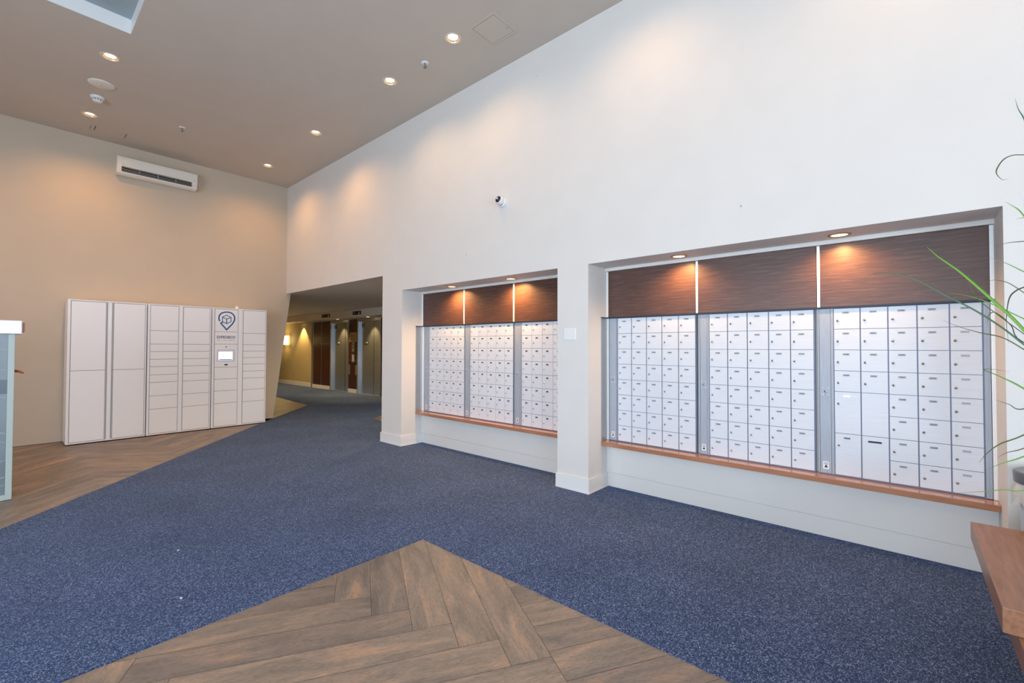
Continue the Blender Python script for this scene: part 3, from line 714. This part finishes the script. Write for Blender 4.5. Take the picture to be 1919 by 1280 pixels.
bm = B(); ribbon(bm, pin, .021, YL-.0003, .0008)
cube = [(2.515, 1.937), (2.452, 1.900), (2.453, 1.822), (2.517, 1.788), (2.583, 1.825), (2.582, 1.900)]
ribbon(bm, cube, .012, YL-.0003, .0008, closed=True); ribbon(bm, [cube[1], (2.516, 1.869), cube[5]], .012, YL-.0005, .0008); ribbon(bm, [(2.516, 1.869), cube[3]], .014, YL-.0007, .0008)
sub('pin_logo', bm, M['blue'], lp)
bm = B(); box(bm, 2.345, 2.690, YL, YL+.0075, 1.4368, 1.6442, bev=.0012); bp_ = obj('name_door', bm, M['locker'], t)
bm = B(); add_text(bm, 'EXPEDIBOX', .066, (2.513, YL-.0006, 1.552), (1, 0, 0), (0, 0, 1), 0, sx=.80); xx = 2.376
for k in range(25):
    wk = .006+.003*((k*7) % 3)
    if k not in (5, 7, 14): box(bm, xx, xx+wk*.35, YL-.0008, YL-.0003, 1.496, 1.508); box(bm, xx, xx+wk, YL-.0008, YL-.0003, 1.5065-(k % 3)*.004, 1.508-(k % 3)*.004)
    xx += .0112
sub('name_lettering', bm, [mat('navy_ink', (.02, .05, .16), .5)], bp_)
bm = B(); box(bm, 2.345, 2.690, YL, YL+.0075, 1.0398, 1.4312, bev=.0012); sp_ = obj('screen_panel', bm, M['locker'], t)
bm = B(); box(bm, 2.378, 2.655, YL-.004, YL, 1.138, 1.345, bev=.001); sub('screen_bezel', bm, M['mail'], sp_)
bm = B(); box(bm, 2.402, 2.612, YL-.006, YL-.0042, 1.160, 1.305)
for k in range(3): box(bm, 2.430+k*.018, 2.440+k*.018, YL-.0066, YL-.006, 1.20, 1.265, 1)
for k in range(4): box(bm, 2.505, 2.58, YL-.0066, YL-.006, 1.20+k*.018, 1.206+k*.018, 1)
box(bm, 2.412, 2.602, YL-.0066, YL-.006, 1.164, 1.178, 2)
sub('touchscreen', bm, [M['screen'], M['screentxt'], M['screenbar']], sp_)
bm = B(); box(bm, 2.492, 2.542, YL-.002, YL, 1.068, 1.090); sub('scanner_window', bm, M['black'], sp_)
bm = B(); lathe(bm, [(.010, 0), (.008, .003), (0, .004)], seg=14); bmesh.ops.transform(bm, matrix=Matrix.Translation((2.515, YL, 1.386)) @ Matrix.Rotation(R(90), 4, 'X'), verts=bm.verts); sub('peephole', bm, M['black'], sp_)
bm = B(); lathe(bm, [(.030, .0008), (.030, .012), (.026, .034), (.014, .046), (0, .05)], c=(2.69, YL+.05, 2.058), seg=20)
o = obj('beacon', bm, M['satin'], t)

# ------------------------------------------------------------------ frosted glass unit at the left edge
gx1, gy = .052, 6.12
t = thing('display_case', 'white framed case with a frosted pane, cut by the left photo edge', 'display case', (-.4, gy, 0))
gx0 = -.85
bm = B(); box(bm, gx0, gx1-.004, gy+.02, gy+.40, .02, 1.50); obj('body', bm, M['glassy'], t)
bm = B(); box(bm, gx1-.042, gx1, gy, gy+.42, .001, 1.505, bev=.004); box(bm, gx0-.04, gx0, gy, gy+.42, .001, 1.505); box(bm, gx0, gx1-.042, gy, gy+.02, .001, .05); obj('frame', bm, M['paneframe'], t)
bm = B(); box(bm, gx0, gx1-.043, gy+.012, gy+.0195, .051, 1.505); pn = obj('pane', bm, M['glassy'], t)
bm = B()  # thin pale strips crossing the pane
def gl(a, b, wd=.005):
    ribbon(bm, [a, b], wd, gy+.0117, .0006)
gl((-.85, .10), (.005, .36)); gl((-.5, .052), (.005, .21), .008); gl((-.85, .95), (.005, .60), .007); gl((-.6, .72), (.005, .52)); gl((-.85, 1.02), (.005, .93), .006)
gl((-.3, .052), (.005, .14)); gl((-.85, 1.16), (.005, 1.18), .003); gl((-.5, 1.5), (.005, 1.36), .004)
o = obj('pane_lines', bm, M['paneline']); o.parent = pn; o.data.transform(Matrix.Translation(-t.location))
bm = B(); box(bm, gx0, gx1-.043, gy+.010, gy+.0118, .962, 1.09); o = obj('dark_band', bm, mat('dark_band_glass', (.05, .07, .10), .25)); o.parent = pn; o.data.transform(Matrix.Translation(-t.location))
bm = B(); box(bm, gx0-.06, gx1+.042, gy-.03, gy+.44, 1.506, 1.63, bev=.008); cp = obj('top_cap', bm, M['satin'], t)
bm = B(); box(bm, gx1+.0425, gx1+.058, gy+.0, gy+.43, 1.53, 1.612, bev=.002); o = obj('cap_end', bm, M['bronze']); o.parent = cp; o.data.transform(Matrix.Translation(-t.location))
bm = B(); tube(bm, [(gx1, gy+.1, 1.165), (gx1+.03, gy+.08, 1.16), (gx1+.055, gy+.06, 1.145)], [.014, .012, .008], 10); obj('handle', bm, M['bronze'], t)

# ------------------------------------------------------------------ stepped wooden bench, bin, plant
t = thing('stepped_bench', 'reddish brown wooden bench of two stepped slabs at lower right', 'bench', (2.75, -.6, 0))
bm = B(); box(bm, 2.254, 3.252, -1.6, -.236, .435, .52, bev=.002); obj('upper_slab', bm, M['bench'], t)
bm = B(); box(bm, 1.2, 2.98, -1.6, -.272, .350, .434, bev=.002); obj('lower_slab', bm, M['bench'], t)
bm = B(); box(bm, 1.35, 2.9, -1.5, -.52, .001, .349); obj('plinth', bm, M['bench'], t)
c = (3.478, -.585, 0); rb = .165
t = thing('waste_bin', 'round stainless steel bin with a white plastic liner, behind the bench', 'bin', c)
bm = B(); lathe(bm, [(0, .001), (rb-.022, .001), (rb-.022, .01), (rb-.014, .66), (rb-.017, .66), (rb-.025, .02)], c=c, seg=48); obj('body', bm, M['bin'], t)
bm = B(); lathe(bm, [(rb+.008, .712), (rb+.010, .762), (rb+.004, .768), (rb-.02, .765), (0, .758)], c=c, seg=48); lathe(bm, [(rb-.01, .712), (rb+.008, .712)], c=c, seg=48); obj('lid', bm, M['binlid'], t)
bm = B(); seg = 72; rings = []
for k, (rr, zz, am) in enumerate(((rb-.004, .714, .002), (rb+.006, .69, .006), (rb+.014, .655, .010), (rb+.012, .625, .009), (rb+.010, .603, .012))):
    ring = []
    for i in range(seg):
        a = 2*math.pi*i/seg
        r_ = rr+am*math.sin(a*11+k*.7)*.6+am*math.sin(a*23+k*1.9)*.4; z_ = zz+(.010*math.sin(a*7)+.006*math.sin(a*17) if k > 2 else 0)
        ring.append(bm.verts.new((c[0]+r_*math.cos(a), c[1]+r_*math.sin(a), z_)))
    rings.append(ring)
for a, b in zip(rings, rings[1:]):
    for i in range(seg):
        f = bm.faces.new((a[i], a[(i+1) % seg], b[(i+1) % seg], b[i])); f.smooth = True
obj('liner', bm, M['clearbag'], t)

root = Vector((2.80, -.82, .0)); zp = .521
t = thing('potted_grass_plant', 'potted plant with long thin arching green blades at right edge', 'plant', (root.x, root.y, zp))
bm = B(); lathe(bm, [(0, 0), (.10, 0), (.125, .02), (.155, .34), (.165, .36), (.160, .37), (.148, .365), (.142, .33), (0, .33)], c=(root.x, root.y, zp), seg=40); obj('pot', bm, M['pot'], t)
bm = B(); lathe(bm, [(0, .345), (.07, .342), (.138, .336)], c=(root.x, root.y, zp), seg=24); obj('soil', bm, M['soil'], t)
blades = [
 (0, .012, [(2.55, -0.071, 1.823), (2.55, -0.106, 1.776), (2.55, -0.168, 1.707), (2.55, -0.255, 1.589), (2.55, -0.31, 1.511), (2.56, -0.363, 1.425)]),
 (1, .0075, [(2.6, 0.14, 1.723), (2.6, 0.093, 1.74), (2.6, 0.02, 1.727), (2.6, -0.049, 1.685), (2.6, -0.123, 1.624), (2.6, -0.215, 1.55), (2.6, -0.287, 1.479), (2.6, -0.349, 1.405)]),
 (2, .005, [(2.75, -0.123, 1.524), (2.75, -0.178, 1.491), (2.75, -0.242, 1.464), (2.75, -0.304, 1.443), (2.75, -0.369, 1.388)]),
 (3, .005, [(2.8, -0.325, 1.42), (2.8, -0.320, 1.52), (2.8, -0.329, 1.608), (2.8, -0.349, 1.641), (2.8, -0.379, 1.658)]),
 (1, .006, [(2.9, -0.369, 2.49), (2.9, -0.378, 2.44), (2.9, -0.393, 2.395), (2.9, -0.423, 2.274)]),
 (2, .005, [(2.85, -0.34, 2.131), (2.85, -0.323, 2.13), (2.85, -0.307, 2.155), (2.85, -0.305, 2.179), (2.85, -0.324, 2.216), (2.85, -0.352, 2.229), (2.85, -0.393, 2.22)]),
 (0, .006, [(2.9, -0.334, 2.045), (2.9, -0.356, 2.021), (2.9, -0.377, 1.994), (2.9, -0.411, 1.92)]),
 (0, .006, [(2.7, -0.244, 1.31), (2.7, -0.281, 1.287), (2.7, -0.325, 1.259), (2.7, -0.367, 1.225)]),
 (2, .004, [(2.75, -0.321, 1.302), (2.75, -0.268, 1.311), (2.75, -0.248, 1.308), (2.74, -0.268, 1.296), (2.73, -0.325, 1.262)]),
 (1, .0045, [(2.85, -0.294, 1.846), (2.85, -0.335, 1.854), (2.85, -0.388, 1.853)]),
 (0, .005, [(2.9, -0.287, 1.801), (2.9, -0.332, 1.774), (2.9, -0.393, 1.723)]),
 (2, .005, [(2.8, -0.232, 0.901), (2.8, -0.256, 0.946), (2.8, -0.296, 0.993), (2.8, -0.372, 1.048)]),
 (0, .005, [(2.75, -0.248, 0.884), (2.75, -0.297, 0.922), (2.75, -0.364, 0.966)]),
 (0, .004, [(2.65, -0.148, 0.79), (2.65, -0.211, 0.808), (2.65, -0.285, 0.833), (2.65, -0.356, 0.856)]),
 (2, .004, [(2.95, -0.303, 0.91), (2.95, -0.332, 0.936), (2.95, -0.391, 0.969)]),
 (0, .005, [(2.8, -0.141, 1.65), (2.8, -0.216, 1.626), (2.8, -0.28, 1.589), (2.8, -0.377, 1.516)]),
 (2, .004, [(2.85, -0.272, 1.692), (2.85, -0.294, 1.697), (2.85, -0.333, 1.681), (2.85, -0.385, 1.627)]),
 (1, .005, [(2.9, -0.293, 1.172), (2.9, -0.332, 1.156), (2.9, -0.386, 1.143)]),
 (3, .004, [(2.8, -0.263, 1.502), (2.8, -0.268, 1.539), (2.8, -0.284, 1.554), (2.8, -0.31, 1.53), (2.8, -0.333, 1.496)]),
 (2, .004, [(2.9, -0.366, 1.963), (2.9, -0.396, 1.964)]),
 (2, .004, [(2.75, -0.205, 1.724), (2.75, -0.208, 1.67), (2.75, -0.236, 1.606), (2.75, -0.29, 1.54), (2.75, -0.37, 1.449)])]
def spline(P, n=6):
    out = []; Q = [P[0]*2-P[1]]+P+[P[-1]*2-P[-2]]
    for i in range(1, len(Q)-2):
        p0, p1, p2, p3 = Q[i-1:i+3]
        for k in range(n):
            s = k/n; out.append(.5*((2*p1)+(p2-p0)*s+(2*p0-5*p1+4*p2-p3)*s*s+(3*p1-p0-3*p2+p3)*s**3))
    out.append(Q[-2]); return out
def blade(pts, wd, mi, parent):
    P = [Vector(p) for p in pts]
    rr = root+Vector((random.uniform(-.05, .05), random.uniform(-.05, .05), zp+.34))
    last = P[-1]; dirn = (P[-1]-P[-2]).normalized()
    m1 = last+dirn*.10; m2 = rr+Vector(((last.x-rr.x)*.35, (last.y-rr.y)*.30, max(.25, (last.z-rr.z)*.75)))
    if last.z < 1.2: m2.z = max(m2.z, last.z+.18); m1 = (m2+last)/2+Vector((0, 0, .05))
    S = spline(P+[m1, m2, rr]); n = len(S)
    bm = B(); rows = []
    for i, p in enumerate(S):
        d = (S[min(i+1, n-1)]-S[max(i-1, 0)]).normalized()
        side = d.cross(Vector((-.9, -.3, .35))).normalized(); up = side.cross(d)
        f = i/(n-1); wv = wd*min(1, .12+f*2.6)*(1 if f < .8 else 1.1-.4*(f-.8)*2)/2
        rows.append([bm.verts.new(p+side*wv), bm.verts.new(p-up*wv*.45), bm.verts.new(p-side*wv), bm.verts.new(p-up*wv*.15)])
    for a, b in zip(rows, rows[1:]):
        for k in range(4): f_ = bm.faces.new((a[k], a[(k+1) % 4], b[(k+1) % 4], b[k])); f_.smooth = True
    bm.faces.new(rows[0]); bm.faces.new(rows[-1][::-1])
    return obj('leaf_blade', bm, M['leaf'][mi], parent)
for mi, wd, pts in blades: blade(pts, wd, mi, t)
for k in range(16):      # the rest of the tuft, fanning away from the photo
    a = R(random.uniform(150, 350)); h = random.uniform(.5, 1.1); r_ = random.uniform(.35, .7)
    tip = root+Vector((math.cos(a)*r_, math.sin(a)*r_, zp+.34+h*.7)); mid = root+Vector((math.cos(a)*r_*.6, math.sin(a)*r_*.6, zp+.34+h))
    mid2 = root+Vector((math.cos(a)*r_*.3, math.sin(a)*r_*.3, zp+.34+h*.8))
    if max(tip.x, mid.x) > 3.3: continue
    blade([tip, mid, mid2], .007, random.choice([0, 1, 2]), t)

# ------------------------------------------------------------------ elevator lobby
def elevator(num, y0, y1, ys, label):
    """y0 right jamb, y1 left jamb, ys door seam"""
    XD = XE+.06
    t = thing('elevator_door', label, 'elevator', (XE, (y0+y1)/2, 0), 'steel elevator doors')
    bm = B(); box(bm, XD, XD+.03, y0, ys-.014, .005, 2.14); obj('door_leaf', bm, M['steel'], t)
    bm = B(); box(bm, XD, XD+.03, ys+.014, y1, .005, 2.14); lf = obj('door_leaf', bm, M['steel'], t)
    bm = B(); box(bm, XD+.031, XD+.045, y0-.02, y1+.02, .005, 2.16); obj('door_gap', bm, M['black'], t)
    bm = B()
    box(bm, XE-.012, XE+.22, y1, y1+.06, .005, 2.212); box(bm, XE-.012, XE+.22, y0-.06, y0, .005, 2.212); box(bm, XE-.012, XE+.22, y0, y1, 2.14, 2.212)
    obj('door_frame', bm, M['steel_h'], t)
    bm = B(); box(bm, XE+.001, XD+.03, y0, y1, -.006, .003); obj('threshold', bm, M['steel_h'], t)
    bm = B(); cy, cz = y1-.16, 2.035; box(bm, XD-.003, XD-.0005, cy-.075, cy+.075, cz-.06, cz+.06)
    add_text(bm, str(num), .12, (XD-.0036, cy, cz), (0, -1, 0), (0, 0, 1), 1)
    o = obj('number_sign', bm, [M['black'], M['whiteink']], norm=False); o.parent = lf; o.data.transform(Matrix.Translation(-t.location))
    bm = B(); cy, cz = (ys+y1)/2+.02, 1.51; box(bm, XD-.003, XD-.0005, cy-.09, cy+.09, cz-.055, cz+.055)
    lathe(bm, [(.014, 0), (0, .001)], seg=10, mi=1, c=(XD-.0035, cy+.04, cz+.028), mtx=Matrix.Rotation(R(-90), 4, 'Y')); box(bm, XD-.0042, XD-.003, cy+.03, cy+.05, cz-.02, cz+.014, 1)
    box(bm, XD-.0042, XD-.003, cy-.06, cy-.01, cz+.0, cz+.03, 1); box(bm, XD-.0042, XD-.003, cy-.055, cy-.025, cz-.035, cz-.015, 1)
    o = obj('pictogram_sticker', bm, [M['black'], M['whiteink']]); o.parent = lf; o.data.transform(Matrix.Translation(-t.location))
elevator(1, 12.88, 13.93, 13.15, 'steel elevator door with a black number 1 sign')
elevator(2, 11.08, 12.25, 11.50, 'steel elevator door with a black number 2 sign')
def wood_wall(y0, y1, label, lines):
    bm = B(); box(bm, XE, XE+.22, y0, y1, .115, 2.213); o = obj('wood_wall_panel', bm, M['darkwood']); rebase(o, (XE, (y0+y1)/2, .115))
    tag(o, label, 'wood panel', 'dark wood panels beside the elevators')
    bm = B(); box(bm, XE-.02, XE+.22, y0, y1, .001, .114); b = obj('kick_board', bm, M['white']); b.parent = o; b.data.transform(Matrix.Translation(-o.location))
    for l in lines:
        bm = B(); box(bm, XE-.004, XE-.0005, *l); q = obj('metal_strip', bm, M['steel_h']); q.parent = o; q.data.transform(Matrix.Translation(-o.location))
    return o
wood_wall(14.62, 15.22, 'dark wood panel beside the ochre wall', [(15.19, 15.22, .12, 2.21)])
wood_wall(13.995, 14.615, 'dark wood panel directly left of elevator 1', [(14.60, 14.615, .12, 2.21), (14.0, 14.6, 1.475, 1.485)])
wood_wall(12.315, 12.815, 'narrow dark wood panel with sign and call buttons between the elevators', [(12.32, 12.81, .98, .99)])
bm = B(); box(bm, XE-.012, XE-.001, 12.36, 12.76, 1.535, 1.82)
for k in range(7): box(bm, XE-.0135, XE-.012, 12.42, 12.70, 1.57+k*.030, 1.578+k*.030, 1)
box(bm, XE-.0135, XE-.012, 12.70, 12.735, 1.76, 1.80, 1)
o = obj('notice_sign', bm, [M['brass'], M['ink']]); rebase(o, (XE, 12.56, 1.68)); tag(o, 'gold notice sign on the dark panel between the elevators', 'sign')
t = thing('call_button_panel', 'slim steel call button panel under the gold notice sign', 'button panel', (XE, 12.54, 1.37))
bm = B(); box(bm, XE-.012, XE-.001, 12.47, 12.61, 1.225, 1.525); obj('plate', bm, M['steel_h'], t)
for k in range(3):
    bm = B(); lathe(bm, [(.024, 0), (.022, .006), (0, .007)], c=(XE-.012, 12.54, 1.28+k*.085), seg=16, mtx=Matrix.Rotation(R(-90), 4, 'Y')); obj('button', bm, M['black'], t)
bm = B(); box(bm, XE-.010, XE-.001, 12.46, 12.62, .92, 1.17); box(bm, XE-.0115, XE-.010, 12.50, 12.58, .95, 1.14, 1); o = obj('lower_plate', bm, [M['steel_h'], M['mail']]); rebase(o, (XE, 12.54, 1.04)); tag(o, 'slim blank steel plate below the call buttons', 'plate')
for (y, s) in ((12.77, 'small steel plate low on the left edge of the middle dark panel'), (12.36, 'small steel plate low on the right edge of the middle dark panel')):
    bm = B(); box(bm, XE-.01, XE-.001, y-.045, y+.045, .55, .84)
    for k in range(3): box(bm, XE-.0115, XE-.01, y-.02, y+.02, .59+k*.08, .62+k*.08, 1)
    o = obj('key_switch_plate', bm, [M['steel_h'], M['gap']]); rebase(o, (XE, y, .7)); tag(o, s, 'plate')
for (x, y, s) in ((5.7, 7.0, 'lobby ceiling lamp hidden behind the first pillar'), (4.2, 14.5, 'lobby ceiling lamp hidden behind the slanted wall')):  # unseen lamps added to brighten the lobby and its ceiling
    tt = downlight(x, y, ZO, s, 'lamps in the lobby ceiling', 'lobby')
    for c_ in tt.children:
        if c_.type == 'LIGHT': c_.data.energy = 170; c_.data.spot_size = R(160); c_.data.color = (1, .74, .42)
for (y0, y1, s) in ((13.22, 13.75, 'black floor indicator above elevator 1'), (11.42, 11.85, 'black floor indicator above elevator 2')):
    t = thing('floor_indicator', s, 'indicator', (6.55, (y0+y1)/2, 2.35), 'floor indicators on the bulkhead')
    bm = B(); box(bm, 6.538, 6.549, y0, y1, 2.295, 2.400); obj('case', bm, M['black'], t)
    bm = B(); prism(bm, [(y0+.05, 2.315), (y0+.12, 2.315), (y0+.085, 2.38)], 'X', 6.535, 6.538); obj('arrow', bm, M['whiteink'], t)
    bm = B(); prism(bm, [(y1-.05, 2.38), (y1-.12, 2.38), (y1-.085, 2.315)], 'X', 6.535, 6.538); obj('arrow', bm, M['greyfin'], t)
t = thing('wall_sconce', 'glowing square sconce on the ochre wall beyond the slanted wall edge', 'wall lamp', (XE, 17.35, 1.47))
bm = B(); box(bm, XE-.03, XE-.001, 17.29, 17.41, 1.53, 1.72); obj('back_plate', bm, M['steel_h'], t)
bm = B(); box(bm, XE-.12, XE-.031, 17.15, 17.55, 1.46, 1.79, bev=.006); obj('shade', bm, M['sconce'], t)
l = bpy.data.lights.new('lamp_light', 'POINT'); l.energy = 14; l.color = (1, .72, .3); l.shadow_soft_size = .08
o = bpy.data.objects.new('lamp_light', l); C.objects.link(o); o.parent = t; o.location = (-.25, 0, .16)
